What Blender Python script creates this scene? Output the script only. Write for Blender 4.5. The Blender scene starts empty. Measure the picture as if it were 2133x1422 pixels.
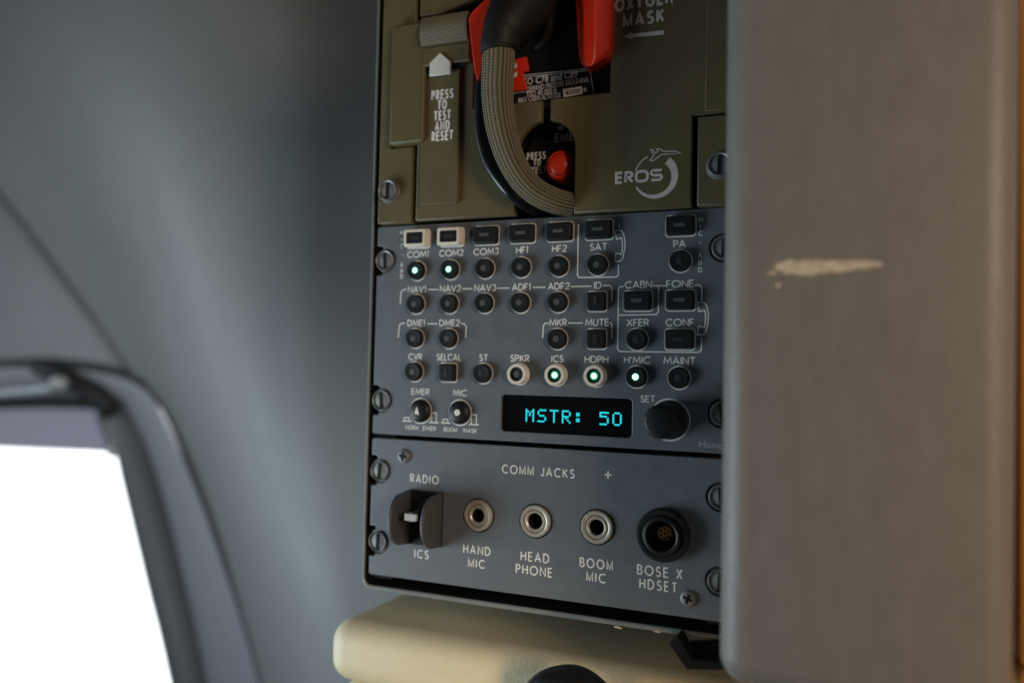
import bpy, bmesh, math, random
from mathutils import Vector, Matrix
random.seed(7)
scene = bpy.context.scene
COL = scene.collection
S = 0.001                       # everything below is written in millimetres

# ------------------------------------------------------------------ camera
CR = ((0.91728085, 0.39767826, 0.02116258),
      (0.00546157, 0.0405731, -0.99916165),
      (-0.39820349, 0.91662742, 0.03504498))          # rows: right, down, forward
CC = Vector((115.839, -291.277, -44.029))
FPX, PW, PH = 1734.1, 2133.0, 1422.0
cam = bpy.data.cameras.new('camera')
camo = bpy.data.objects.new('camera', cam)
COL.objects.link(camo)
rx, dn, fw = (Vector(r).normalized() for r in CR)
camo.matrix_world = Matrix(((rx.x, -dn.x, -fw.x, CC.x * S), (rx.y, -dn.y, -fw.y, CC.y * S),
                            (rx.z, -dn.z, -fw.z, CC.z * S), (0, 0, 0, 1)))
cam.sensor_width = 36
cam.lens = 36 * FPX / PW
cam.clip_start, cam.clip_end = 0.01, 50
cam.dof.use_dof = True
cam.dof.focus_distance = 0.302
cam.dof.aperture_fstop = 4.6
scene.camera = camo

# ------------------------------------------------------------------ world, lamps, exposure
world = bpy.data.worlds.new('World')
scene.world = world
world.use_nodes = True
bg = world.node_tree.nodes['Background']
bg.inputs[0].default_value = (0.80, 0.88, 1.0, 1)
bg.inputs[1].default_value = 0.022
vs = scene.view_settings
vs.view_transform = 'Standard'
vs.look = 'None'
vs.exposure, vs.gamma, vs.use_curve_mapping = 0, 1, False

def area(name, loc, target, sx, sy, power, color):
    l = bpy.data.lights.new(name, 'AREA')
    l.shape, l.size, l.size_y, l.energy, l.color = 'RECTANGLE', sx * S, sy * S, power, color
    o = bpy.data.objects.new(name, l)
    COL.objects.link(o)
    o.location = Vector(loc) * S
    o.rotation_euler = (Vector(target) - Vector(loc)).to_track_quat('-Z', 'Y').to_euler()
    return o
area('windscreen_light', (-410, -185, -200), (-90, 60, -50), 210, 270, 1.85, (0.78, 0.93, 1.0))
area('wall_fill_light', (-1000, -60, 40), (-420, 300, 0), 420, 420, 0.95, (0.82, 0.93, 1.0))  # extra lamp added to brighten the wall lining
area('cabin_light', (600, -550, 90), (90, -40, -10), 170, 170, 2.35, (1.0, 0.80, 0.60))
area('galley_light', (330, -200, -120), (150, -50, -100), 80, 160, 0.11, (1.0, 0.66, 0.34))
fl = area('cushion_fill_light', (130, -300, -330), (10, 30, -200), 90, 60, 0.035, (1.0, 0.70, 0.36))  # added warm fill aimed at the cushion, not a fitted lamp
fl.data.spread = math.radians(34)

# ------------------------------------------------------------------ materials
def mat(name, col, rough=0.5, metal=0.0, vary=0.0, vscale=60.0, bump=0.0, bscale=400.0, spec=0.5, coat=0.0, stretch=None):
    m = bpy.data.materials.new(name)
    m.use_nodes = True
    nt = m.node_tree
    b = nt.nodes['Principled BSDF']
    b.inputs['Base Color'].default_value = (*col, 1)
    b.inputs['Roughness'].default_value = rough
    b.inputs['Metallic'].default_value = metal
    b.inputs['Specular IOR Level'].default_value = spec
    b.inputs['Coat Weight'].default_value = coat
    if vary or bump:
        geo = nt.nodes.new('ShaderNodeNewGeometry')
        mp = nt.nodes.new('ShaderNodeMapping')
        if stretch: mp.inputs['Scale'].default_value = stretch
        nt.links.new(geo.outputs['Position'], mp.inputs['Vector'])
    if vary:
        n = nt.nodes.new('ShaderNodeTexNoise')
        n.inputs['Scale'].default_value = vscale
        n.inputs['Detail'].default_value = 6
        n.inputs['Roughness'].default_value = 0.65
        nt.links.new(mp.outputs[0], n.inputs['Vector'])
        mx = nt.nodes.new('ShaderNodeMix')
        mx.data_type = 'RGBA'
        mx.inputs[6].default_value = (*[c * (1 - vary) for c in col], 1)
        mx.inputs[7].default_value = (*[min(1, c * (1 + vary)) for c in col], 1)
        nt.links.new(n.outputs[0], mx.inputs[0])
        nt.links.new(mx.outputs[2], b.inputs['Base Color'])
        mr = nt.nodes.new('ShaderNodeMapRange')
        mr.inputs['From Min'].default_value, mr.inputs['From Max'].default_value = 0.3, 0.7
        mr.inputs['To Min'].default_value, mr.inputs['To Max'].default_value = max(0.03, rough - 0.06), min(1, rough + 0.06)
        nt.links.new(n.outputs[0], mr.inputs[0])
        nt.links.new(mr.outputs[0], b.inputs['Roughness'])
    if bump:
        n2 = nt.nodes.new('ShaderNodeTexNoise')
        n2.inputs['Scale'].default_value = bscale
        n2.inputs['Detail'].default_value = 3
        nt.links.new(mp.outputs[0], n2.inputs['Vector'])
        bp = nt.nodes.new('ShaderNodeBump')
        bp.inputs['Strength'].default_value = bump
        bp.inputs['Distance'].default_value = 0.0006
        nt.links.new(n2.outputs[0], bp.inputs['Height'])
        nt.links.new(bp.outputs[0], b.inputs['Normal'])
    return m

def emit(name, col, strength):
    m = bpy.data.materials.new(name)
    m.use_nodes = True
    nt = m.node_tree
    nt.nodes.remove(nt.nodes['Principled BSDF'])
    e = nt.nodes.new('ShaderNodeEmission')
    e.inputs[0].default_value, e.inputs[1].default_value = (*col, 1), strength
    nt.links.new(e.outputs[0], nt.nodes['Material Output'].inputs[0])
    return m

M = dict(
    panel=mat('panel_paint', (0.119, 0.134, 0.155), 0.50, vary=0.17, vscale=160, bump=0.10, bscale=2600),
    rack=mat('rack_paint', (0.20, 0.22, 0.22), 0.36, vary=0.12, vscale=70, bump=0.08, bscale=1500),
    dark=mat('dark_recess', (0.010, 0.010, 0.011), 0.7, spec=0.15),
    olive=mat('olive_paint', (0.119, 0.095, 0.046), 0.48, vary=0.18, vscale=50, bump=0.10, bscale=2200),
    ink=mat('white_ink', (0.80, 0.78, 0.75), 0.6, vary=0.22, vscale=700),
    dimink=mat('grey_ink', (0.34, 0.38, 0.37), 0.6),
    offink=mat('old_ink', (0.60, 0.55, 0.50), 0.6, vary=0.15, vscale=400),
    black=mat('black_plastic', (0.010, 0.0105, 0.012), 0.45, bump=0.05, bscale=1800, spec=0.35),
    blackgloss=mat('black_rubber', (0.011, 0.011, 0.013), 0.28, spec=0.4),
    boot=mat('boot_rubber', (0.011, 0.0105, 0.010), 0.55, bump=0.15, bscale=900, spec=0.25),
    lens=mat('grey_lens', (0.085, 0.088, 0.09), 0.4),
    lensdim=mat('smoked_lens', (0.036, 0.036, 0.038), 0.35),
    cream=mat('cream_plastic', (0.76, 0.70, 0.60), 0.45),
    steel=mat('dull_steel', (0.27, 0.275, 0.28), 0.46, 0.7, vary=0.25, vscale=500, bump=0.05, bscale=3000),
    screwface=mat('screw_face', (0.20, 0.205, 0.21), 0.55, 0.3, vary=0.3, vscale=500),
    steeldk=mat('dark_steel', (0.10, 0.105, 0.11), 0.42, 0.7, vary=0.3, vscale=400),
    nickel=mat('jack_nickel', (0.53, 0.49, 0.42), 0.40, 0.5, vary=0.15, vscale=600),
    brass=mat('brass', (0.50, 0.34, 0.14), 0.4, 0.8),
    goldpin=mat('tan_insert', (0.36, 0.23, 0.11), 0.5),
    glass=mat('display_glass', (0.004, 0.005, 0.006), 0.08),
    tip=mat('lever_white', (0.46, 0.46, 0.45), 0.55, vary=.2, vscale=900),
    white=mat('white_plastic', (0.66, 0.67, 0.64), 0.5),
    red=mat('red_plastic', (0.66, 0.028, 0.008), 0.36, vary=0.16, vscale=160, bump=0.08, bscale=900),
    reddk=mat('red_button', (0.74, 0.040, 0.014), 0.35),
    guard=mat('guard_plastic', (0.072, 0.072, 0.076), 0.42, bump=0.05, bscale=1800),
    wall=mat('wall_lining', (0.285, 0.293, 0.298), 0.54, vary=0.05, vscale=14, bump=0.12, bscale=500),
    wallB=mat('header_lining', (0.285, 0.288, 0.312), 0.45, vary=0.05, vscale=14, bump=0.1, bscale=500),
    trim=mat('window_trim', (0.37, 0.375, 0.415), 0.45),
    seal=mat('window_seal', (0.035, 0.034, 0.037), 0.6),
    frame=mat('window_frame', (0.17, 0.18, 0.188), 0.5),
    visor=mat('blind_fabric', (0.30, 0.30, 0.37), 0.7),
    rod=mat('rod_metal', (0.62, 0.70, 0.77), 0.35, 0.2),
    column=mat('column_vinyl', (0.205, 0.190, 0.175), 0.46, vary=0.13, vscale=190, bump=0.34, bscale=1100, stretch=(1, 1, 0.45)),
    scuff=mat('bare_core', (0.52, 0.44, 0.31), 0.75, vary=0.30, vscale=350, bump=0.5, bscale=1200),
    orange=mat('cabinet_laminate', (0.48, 0.21, 0.042), 0.45, vary=0.12, vscale=60, stretch=(4, 4, 0.6)),
    seat=mat('cream_leather', (0.645, 0.56, 0.375), 0.55, vary=0.08, vscale=90, bump=0.30, bscale=700),
    sky=emit('sky_glow', (0.93, 0.97, 1.0), 3.0),
    cyan=emit('display_cyan', (0.03, 0.72, 0.84), 1.15),
    led=emit('led_green', (0.42, 1.0, 0.66), 2.2),
    ledhalo=emit('led_halo', (0.0, 0.16, 0.06), 0.9),  # faint emission stands for the LED's glow in the cap
)

# ------------------------------------------------------------------ helpers
WL = {}
def at(px, py, Y=0.0):
    d = rx * ((px - PW / 2) / FPX) + dn * ((py - PH / 2) / FPX) + fw
    return CC + d * ((Y - CC.y) / d.y)

def xz(px, py, Y=0.0):
    p = at(px, py, Y)
    return (p.x, p.z)

def thing(name, label, cat, loc, group=None):
    o = bpy.data.objects.new(name, None)
    COL.objects.link(o)
    o.empty_display_size = 0.01
    o.location = Vector(loc) * S
    WL[o.name] = Vector(loc)
    o['label'], o['category'] = label, cat
    if group: o['group'] = group
    return o

def place(name, me, parent, loc=(0, 0, 0)):
    o = bpy.data.objects.new(name, me)
    COL.objects.link(o)
    WL[o.name] = Vector(loc)
    if parent is not None:
        o.parent = parent
        o.location = (Vector(loc) - WL[parent.name]) * S
    else:
        o.location = Vector(loc) * S
    return o

def finish(me, mats, smooth=35):
    for m in (mats if isinstance(mats, (list, tuple)) else [mats]):
        me.materials.append(m)
    if smooth is not None:
        for p in me.polygons: p.use_smooth = True
        me.set_sharp_from_angle(angle=math.radians(smooth))
    return me

class G:
    """collects vertices and faces (mm) for one mesh"""
    def __init__(s): s.v, s.f, s.mi = [], [], []
    def add(s, vs, fs, mi=0):
        b = len(s.v)
        s.v += [tuple(v) for v in vs]
        s.f += [[i + b for i in f] for f in fs]
        s.mi += [mi] * len(fs)
        return s
    def lathe(s, prof, n=40, cx=0, cz=0, mi=0, axis='y'):
        """prof: (radius, y) from the outside in or along; revolve round -Y through (cx, cz)"""
        vs, fs = [], []
        for r, y in prof:
            for k in range(n):
                a = 2 * math.pi * k / n
                vs.append((cx + r * math.cos(a), y, cz + r * math.sin(a)))
        for i in range(len(prof) - 1):
            for k in range(n):
                a, b = i * n + k, i * n + (k + 1) % n
                fs.append((a, b, b + n, a + n))
        last = (len(prof) - 1) * n
        fs.append(tuple(range(last, last + n)))
        return s.add(vs, fs, mi)
    def box(s, x0, x1, y0, y1, z0, z1, mi=0):
        vs = [(x, y, z) for x in (x0, x1) for y in (y0, y1) for z in (z0, z1)]
        return s.add(vs, [(0, 1, 3, 2), (4, 6, 7, 5), (0, 4, 5, 1), (2, 3, 7, 6), (0, 2, 6, 4), (1, 5, 7, 3)], mi)
    def ribbon(s, pts, w, y, closed=False, mi=0):
        pts = [Vector(p) for p in pts]
        q = [pts[0]]
        for p in pts[1:]:
            if (p - q[-1]).length > 1e-4: q.append(p)
        if closed and (q[0] - q[-1]).length < 1e-4: q.pop()
        n = len(q)
        if n < 2: return s
        L, R = [], []
        for i in range(n):
            a = q[i] - q[i - 1] if (i > 0 or closed) else q[1] - q[0]
            b = q[(i + 1) % n] - q[i] if (i < n - 1 or closed) else q[-1] - q[-2]
            a, b = a.normalized(), b.normalized()
            na, nb = Vector((-a.y, a.x)), Vector((-b.y, b.x))
            m = na + nb
            if m.length < 0.2: m = na.copy()
            m.normalize()
            k = min(2.2, 1 / max(0.3, m.dot(nb)))
            L.append(q[i] + m * (w / 2 * k)); R.append(q[i] - m * (w / 2 * k))
        vs = [(p.x, y, p.y) for p in L] + [(p.x, y, p.y) for p in R]
        fs = [(i, n + i, n + (i + 1) % n, (i + 1) % n) for i in range(n if closed else n - 1)]
        return s.add(vs, fs, mi)
    def build(s, name, mats, parent=None, smooth=35, origin=None, bevel=0, segs=2):
        if origin is None:
            lo = [min(v[i] for v in s.v) for i in range(3)]
            hi = [max(v[i] for v in s.v) for i in range(3)]
            origin = [(a + b) / 2 for a, b in zip(lo, hi)]
        o = Vector(origin)
        return place(name, s.mesh(name, mats, smooth, o, bevel, segs), parent, o)
    def mesh(s, name, mats, smooth=35, o=Vector((0, 0, 0)), bevel=0, segs=2):
        me = bpy.data.meshes.new(name)
        me.from_pydata([tuple((Vector(v) - o) * S) for v in s.v], [], s.f)
        for p, i in zip(me.polygons, s.mi): p.material_index = i
        if bevel:
            bm = bmesh.new(); bm.from_mesh(me)
            bmesh.ops.remove_doubles(bm, verts=bm.verts, dist=1e-7)
            bmesh.ops.recalc_face_normals(bm, faces=bm.faces)
            es = [e for e in bm.edges if len(e.link_faces) == 2 and e.calc_face_angle(0) > 0.6]
            bmesh.ops.bevel(bm, geom=es, offset=bevel * S, segments=segs, profile=0.5, affect='EDGES')
            bm.to_mesh(me); bm.free()
        return finish(me, mats, smooth)

def arc(cx, cy, r1, r2, a0, a1, n=14):
    return [(cx + r1 * math.cos(math.radians(a0 + (a1 - a0) * i / n)), cy + r2 * math.sin(math.radians(a0 + (a1 - a0) * i / n))) for i in range(n + 1)]

def rrect(x0, x1, z0, z1, r, n=5):
    return (arc(x1 - r, z1 - r, r, r, 0, 90, n) + arc(x0 + r, z1 - r, r, r, 90, 180, n)
            + arc(x0 + r, z0 + r, r, r, 180, 270, n) + arc(x1 - r, z0 + r, r, r, 270, 360, n))

def plate(name, outline, y, t, mats, parent, holes=(), bevel=0.3):
    """flat plate in the XZ plane, front face at y, t thick (backwards), with holes and rounded front edges"""
    cu = bpy.data.curves.new('tmp', 'CURVE')
    cu.dimensions, cu.fill_mode = '2D', 'BOTH'
    cu.extrude, cu.bevel_depth, cu.bevel_resolution, cu.offset = max(t / 2 - bevel, 0.001), bevel, 2, -bevel
    for loop in [outline, *holes]:
        sp = cu.splines.new('POLY')
        sp.points.add(len(loop) - 1)
        for p, q in zip(sp.points, loop): p.co = (q[0], q[1], 0, 1)
        sp.use_cyclic_u = True
    ob = bpy.data.objects.new('tmp', cu)
    COL.objects.link(ob)
    dg = bpy.context.evaluated_depsgraph_get()
    me = bpy.data.meshes.new_from_object(ob.evaluated_get(dg))
    bpy.data.objects.remove(ob)
    bpy.data.curves.remove(cu)
    me.materials.clear()
    me.name = name
    xs = [v.co.x for v in me.vertices]; zs = [v.co.y for v in me.vertices]
    cx, cz = (min(xs) + max(xs)) / 2, (min(zs) + max(zs)) / 2
    for v in me.vertices:
        c = v.co.copy()
        v.co = ((c.x - cx) * S, -c.z * S, (c.y - cz) * S)
    bm = bmesh.new(); bm.from_mesh(me)
    bmesh.ops.remove_doubles(bm, verts=bm.verts, dist=1e-7)
    bmesh.ops.recalc_face_normals(bm, faces=bm.faces)
    bm.to_mesh(me); bm.free()
    finish(me, mats, 40)
    for p in me.polygons:
        if abs(p.normal.y) > .999: p.use_smooth = False     # keep the flat faces flat
    return place(name, me, parent, (cx, y + t / 2, cz))

def sweep(path, n=20, steps=8, cap=True, ridge=None, extend=False):
    """path of (x, y, z, r): a smooth tube; returns G with UVs kept in .uv"""
    P = [Vector(p[:3]) for p in path]; Rr = [p[3] for p in path]
    pts, rad = [], []
    for i in range(len(P) - 1):
        p0, p1, p2, p3 = P[max(i - 1, 0)], P[i], P[i + 1], P[min(i + 2, len(P) - 1)]
        for k in range(steps):
            t = k / steps
            pts.append(0.5 * ((2 * p1) + (p2 - p0) * t + (2 * p0 - 5 * p1 + 4 * p2 - p3) * t * t + (3 * p1 - p0 - 3 * p2 + p3) * t ** 3))
            rad.append(Rr[i] + (Rr[i + 1] - Rr[i]) * t)
    pts.append(P[-1]); rad.append(Rr[-1])
    g = G(); vs, fs, uv = [], [], []
    up = Vector((0, -1, 0)); length = 0
    for i, p in enumerate(pts):
        d = (pts[min(i + 1, len(pts) - 1)] - pts[max(i - 1, 0)]).normalized()
        side = d.cross(up)
        if side.length < 1e-3: side = d.cross(Vector((1, 0, 0)))
        side.normalize(); up = side.cross(d).normalized()
        if i: length += (p - pts[i - 1]).length
        for k in range(n):
            a = 2 * math.pi * k / n
            r = rad[i] + (ridge(a, length) if ridge else 0)
            vs.append(p + side * (r * math.cos(a)) + up * (r * math.sin(a)))
            uv.append((k / n, length))
    m = len(pts)
    for i in range(m - 1):
        for k in range(n):
            a, b = i * n + k, i * n + (k + 1) % n
            fs.append((a, a + n, b + n, b))
    if cap:
        fs.append(tuple(range(n))); fs.append(tuple(range((m - 1) * n, m * n))[::-1])
    g.add(vs, fs)
    g.uv = uv; g.n = n
    return g

# ------------------------------------------------------------------ stroke lettering
F = {}
def glyph(c, w, *st): F[c] = (w, [list(s) for s in st])
glyph('A', .74, [(0, 0), (.37, 1), (.74, 0)], [(.14, .31), (.60, .31)])
glyph('B', .54, [(0, 0), (0, 1), (.26, 1)] + arc(.26, .76, .23, .24, 80, -80, 8) + [(.26, .52), (.28, .52)] + arc(.28, .26, .27, .26, 80, -90, 9) + [(0, 0)], [(.04, .52), (.25, .52)])
glyph('C', .80, arc(.50, .5, .48, .5, 48, 312, 22))
glyph('D', .68, [(0, 0), (0, 1), (.20, 1)] + arc(.20, .5, .48, .5, 85, -85, 14) + [(.20, 0), (0, 0)])
glyph('E', .46, [(.46, 1), (0, 1), (0, 0), (.46, 0)], [(.03, .52), (.42, .52)])
glyph('F', .44, [(.44, 1), (0, 1), (0, 0)], [(.03, .50), (.38, .50)])
glyph('G', .92, arc(.50, .5, .48, .5, 48, 350, 22) + [(.96, .46), (.56, .46)])
glyph('H', .62, [(0, 0), (0, 1)], [(.62, 0), (.62, 1)], [(.03, .52), (.59, .52)])
glyph('I', .02, [(.01, 0), (.01, 1)])
glyph('J', .36, [(.36, 1), (.36, .2)] + arc(.18, .18, .18, .18, 0, -170, 8))
glyph('K', .58, [(0, 0), (0, 1)], [(.54, 1), (.02, .44)], [(.17, .58), (.58, 0)])
glyph('L', .42, [(0, 1), (0, 0), (.42, 0)])
glyph('M', .88, [(0, 0), (.10, 1), (.44, .18), (.78, 1), (.88, 0)])
glyph('m', .76, [(0, 0), (0, 1), (.38, .08), (.76, 1), (.76, 0)])
glyph('N', .66, [(0, 0), (0, 1), (.66, 0), (.66, 1)])
glyph('O', .98, arc(.49, .5, .49, .5, 0, 345, 23))
glyph('P', .50, [(0, 0), (0, 1), (.24, 1)] + arc(.24, .74, .26, .26, 80, -90, 9) + [(.03, .48)])
glyph('R', .52, [(0, 0), (0, 1), (.24, 1)] + arc(.24, .74, .26, .26, 80, -90, 9) + [(.03, .48)], [(.22, .44), (.52, 0)])
glyph('S', .52, arc(.27, .755, .23, .245, 30, 265, 14) + arc(.26, .255, .26, .255, 85, -150, 14))
glyph('T', .60, [(0, 1), (.60, 1)], [(.30, .96), (.30, 0)])
glyph('U', .58, [(0, 1), (0, .28)] + arc(.29, .28, .29, .28, 185, 355, 12) + [(.58, .28), (.58, 1)])
glyph('V', .70, [(0, 1), (.35, 0), (.70, 1)])
glyph('o', .86, rrect(0, .86, 0, 1, .30, 4))
glyph('s', .80, [(.80, .98), (.18, .98)] + arc(.22, .75, .22, .25, 100, 260, 6) + [(.24, .5), (.56, .5)] + arc(.58, .25, .22, .25, 80, -80, 6) + [(.60, .02), (0, .02)])
glyph('X', .62, [(0, 0), (.62, 1)], [(0, 1), (.62, 0)])
glyph('Y', .62, [(0, 1), (.31, .46), (.62, 1)], [(.31, .46), (.31, 0)])
glyph('1', .16, [(0, .84), (.14, 1), (.14, 0)])
glyph('2', .54, arc(.27, .72, .25, .28, 165, -32, 12) + [(0, 0), (.54, 0)])
glyph('3', .52, arc(.25, .755, .22, .245, 145, -85, 12) + arc(.25, .26, .26, .26, 85, -150, 12))
glyph("'", .10, [(.08, 1), (.02, .72)])
glyph('-', .34, [(0, .5), (.34, .5)])
glyph('+', .70, [(0, .5), (.70, .5)], [(.35, .85), (.35, .15)])
glyph(' ', .30)

def text(g, s, cx, cz, h, w=None, sw=0.16, xs=1.0, gap=0.22, y=-0.06, mi=0, slope=0.0, plainM=False):
    """centred line of capitals, cap height h (mm); w fits the total width"""
    if plainM: s = s.replace('M', 'm')
    tot = sum(F[c][0] for c in s)
    gaps = gap * (len(s) - 1)
    if w: xs = max(0.2, (w / h - sw - gaps) / tot)
    total = (tot * xs + gaps) * h
    x = cx - total / 2
    for c in s:
        for j, st in enumerate(F[c][1]):
            pts = []
            for a, b in st:
                X = x + a * xs * h; Z = cz + (b - .5) * h * (1 - sw)
                pts.append((X, Z + (X - cx) * slope))
            if xs < .75 and len(pts) > 1 and c in 'TEFLZ':      # narrow bold letters: bars end past the stem
                e = sw * h * .42
                if abs(pts[0][1] - pts[1][1]) < 1e-6: pts[0] = (pts[0][0] + (e if pts[0][0] > pts[1][0] else -e if c == 'T' else 0), pts[0][1])
                if abs(pts[-1][1] - pts[-2][1]) < 1e-6: pts[-1] = (pts[-1][0] + (e if pts[-1][0] > pts[-2][0] else 0), pts[-1][1])
            g.ribbon(pts, sw * h, y - 0.012 * j, closed=(c in 'Oo'), mi=mi)
        x += (F[c][0] * xs + gap) * h
    return g

def btext(body, size, bold=0.0, xs=1.0):
    """text outline from the built-in font as (verts, faces), left aligned, z up"""
    cu = bpy.data.curves.new('tmp', 'FONT')
    cu.body, cu.size, cu.offset, cu.resolution_u = body, size, bold, 2
    cu.align_x = 'CENTER'
    ob = bpy.data.objects.new('tmp', cu); COL.objects.link(ob)
    me = bpy.data.meshes.new_from_object(ob.evaluated_get(bpy.context.evaluated_depsgraph_get()))
    out = ([(v.co.x * xs, v.co.y) for v in me.vertices], [list(p.vertices) for p in me.polygons])
    bpy.data.objects.remove(ob); bpy.data.curves.remove(cu); bpy.data.meshes.remove(me)
    return out

# ------------------------------------------------------------------ surface lofts for the wall
def cr(p, t):
    n = len(p) - 1
    i = min(int(t * n), n - 1); u = t * n - i
    p0, p1, p2, p3 = p[max(i - 1, 0)], p[i], p[i + 1], p[min(i + 2, n)]
    return 0.5 * ((2 * p1) + (p2 - p0) * u + (2 * p0 - 5 * p1 + 4 * p2 - p3) * u * u + (3 * p1 - p0 - 3 * p2 + p3) * u ** 3)

def loft(rows, nu=48, nv=48):
    rows = [[Vector(p) for p in r] for r in rows]
    fine = [[cr(r, k / nu) for k in range(nu + 1)] for r in rows]
    g = G(); vs = []
    for j in range(nv + 1):
        for k in range(nu + 1):
            vs.append(cr([f[k] for f in fine], j / nv))
    fs = [(j * (nu + 1) + k, j * (nu + 1) + k + 1, (j + 1) * (nu + 1) + k + 1, (j + 1) * (nu + 1) + k) for j in range(nv) for k in range(nu)]
    return g.add(vs, fs)

def row(*pts): return [at(*p) for p in pts]

# ================================================================== SETTING
# bright sky far outside the side window
g = G()
g.add([(-2600, 1500, -1500), (300, 1500, -1500), (300, 1500, 900), (-2600, 1500, 900)], [(0, 1, 2, 3)])
sky = g.build('sky', M['sky'], None, None)
sky['kind'] = 'structure'

wall = thing('cockpit_wall', 'smooth grey moulded wall lining with a rounded ridge behind the instrument rack', 'wall lining', (-300, 280, -400))
rows = [
    row((-560, -260, 395), (-190, -260, 350), (40, -260, 262), (290, -260, 238), (530, -260, 285), (800, -260, 390), (1150, -260, 560)),
    row((-260, 100, 385), (-70, 0, 342), (120, 0, 258), (320, 0, 240), (560, 0, 278), (790, 0, 368), (1150, 0, 550)),
    row((-6, 400, 372), (110, 380, 332), (245, 340, 262), (390, 310, 240), (590, 290, 274), (790, 280, 342), (1150, 280, 478)),
    row((116, 562, 362), (215, 560, 330), (315, 545, 270), (425, 530, 244), (595, 510, 270), (790, 500, 330), (1150, 500, 440)),
    row((258, 765, 352), (300, 765, 326), (370, 755, 280), (460, 745, 250), (605, 740, 264), (790, 740, 304), (1150, 740, 384)),
    row((352, 880, 346), (382, 890, 318), (430, 900, 280), (502, 905, 254), (625, 910, 262), (790, 910, 290), (1150, 910, 352)),
    row((440, 1080, 338), (466, 1085, 314), (502, 1090, 282), (560, 1095, 258), (660, 1100, 262), (800, 1100, 282), (1150, 1100, 334)),
    row((500, 1260, 332), (525, 1262, 312), (562, 1264, 284), (612, 1266, 262), (690, 1268, 262), (810, 1270, 277), (1150, 1270, 322)),
    row((545, 1422, 328), (570, 1422, 310), (606, 1422, 286), (656, 1422, 266), (722, 1422, 263), (830, 1422, 276), (1150, 1422, 318)),
    row((620, 1750, 322), (646, 1750, 306), (680, 1750, 286), (726, 1750, 268), (790, 1750, 264), (880, 1750, 274), (1200, 1750, 316)),
]
loft(rows, 56, 60).build('pillar_cover', M['wall'], wall, 60)
G().add([(-160, 330, -420), (700, 330, -420), (700, 330, 420), (-160, 330, 420)], [(0, 1, 2, 3)]).build('rear_panel', M['frame'], wall, None)
# header lining left of the crease, above the window seal
rowsB = [
    row((-900, -260, 400), (-700, -260, 388), (-570, -260, 392), (-556, -260, 402)),
    row((-620, 100, 396), (-420, 100, 378), (-275, 100, 378), (-258, 100, 392)),
    row((-500, 420, 392), (-200, 415, 366), (-22, 404, 364), (-3, 400, 380)),
    row((-480, 575, 384), (-120, 570, 356), (99, 566, 353), (119, 562, 370)),
    row((-480, 700, 374), (-100, 700, 346), (196, 705, 344), (216, 700, 362)),
    row((-480, 775, 366), (-60, 772, 340), (238, 782, 338), (262, 768, 360)),
]
loft(rowsB, 40, 40).build('header_panel', M['wallB'], wall, 60)

sweep([(*at(x, y, Y), 3.4) for x, y, Y in ((-262, 100, 392), (-130, 250, 385), (-4, 402, 376), (60, 482, 371), (118, 563, 366), (190, 668, 360), (258, 766, 354))], 12, 5).build('joint_seal', M['frame'], wall, 60)
# side window
win = thing('side_window', 'overexposed white side window inside a dark rounded frame', 'window', at(0, 1422, 380))
seal_px = [(-420, 770), (-120, 762), (0, 757), (130, 757), (215, 768), (265, 784), (312, 812), (352, 870), (398, 975), (440, 1082), (482, 1205), (516, 1310), (547, 1422), (600, 1650)]
g = sweep([(*at(x, y, 334 if i > 5 else 338), 5.0 if i < 5 else 3.4) for i, (x, y) in enumerate(seal_px)], 14, 6)
g.build('seal', M['seal'], win, 60)
# pale trim band between the seal and the frame
outer = [(-420, 775), (-120, 768), (0, 763), (130, 764), (215, 774), (262, 790), (306, 817), (345, 875), (391, 978), (433, 1084), (475, 1206), (509, 1311), (540, 1422), (593, 1650)]
inner = [(-420, 850), (-120, 838), (0, 830), (110, 826), (180, 826), (222, 830), (258, 842), (300, 905), (332, 990), (362, 1095), (390, 1210), (414, 1310), (438, 1422), (488, 1650)]
g = G()
rowA = [at(x, y, 336) for x, y in outer]
rowM = [at((x * .5 + u * .5), (y * .5 + v * .5), 339) for (x, y), (u, v) in zip(outer, inner)]
rowI = [at(x, y, 352) for x, y in inner]
rowK = [at(x - 8, y + 4, 392) for x, y in inner]
loft([rowA, rowM, rowI, rowK], 60, 16).build('trim_strip', M['trim'], win, 60)
# dark rounded post between trim and glass
post = [(232, 838, 12.0), (262, 880, 17.0), (292, 985, 19.5), (325, 1110, 20.5), (352, 1215, 21.0), (378, 1310, 21.5), (405, 1422, 22), (465, 1650, 22)]
sweep([(*at(x, y, 372), r) for x, y, r in post], 22, 6).build('frame_post', M['frame'], win, 60)
head = [(-420, 862), (-100, 846), (0, 840), (110, 838), (215, 842), (250, 850)]
sweep([(*at(x, y, 372), 6.5) for x, y in head], 18, 6).build('frame_header', M['seal'], win, 60)
g = G().add([at(-700, 700, 410), at(330, 700, 410), at(560, 1900, 410), at(-900, 1900, 410)], [(0, 1, 2, 3)])
gl = bpy.data.materials.new('clear_pane'); gl.use_nodes = True
nt = gl.node_tree; nt.nodes.remove(nt.nodes['Principled BSDF'])
tr, gs, mx = nt.nodes.new('ShaderNodeBsdfTransparent'), nt.nodes.new('ShaderNodeBsdfGlossy'), nt.nodes.new('ShaderNodeMixShader')
gs.inputs['Roughness'].default_value = 0.02; mx.inputs[0].default_value = 0.05
nt.links.new(tr.outputs[0], mx.inputs[1]); nt.links.new(gs.outputs[0], mx.inputs[2]); nt.links.new(mx.outputs[0], nt.nodes['Material Output'].inputs[0])
g.build('pane', gl, win, None)

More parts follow.
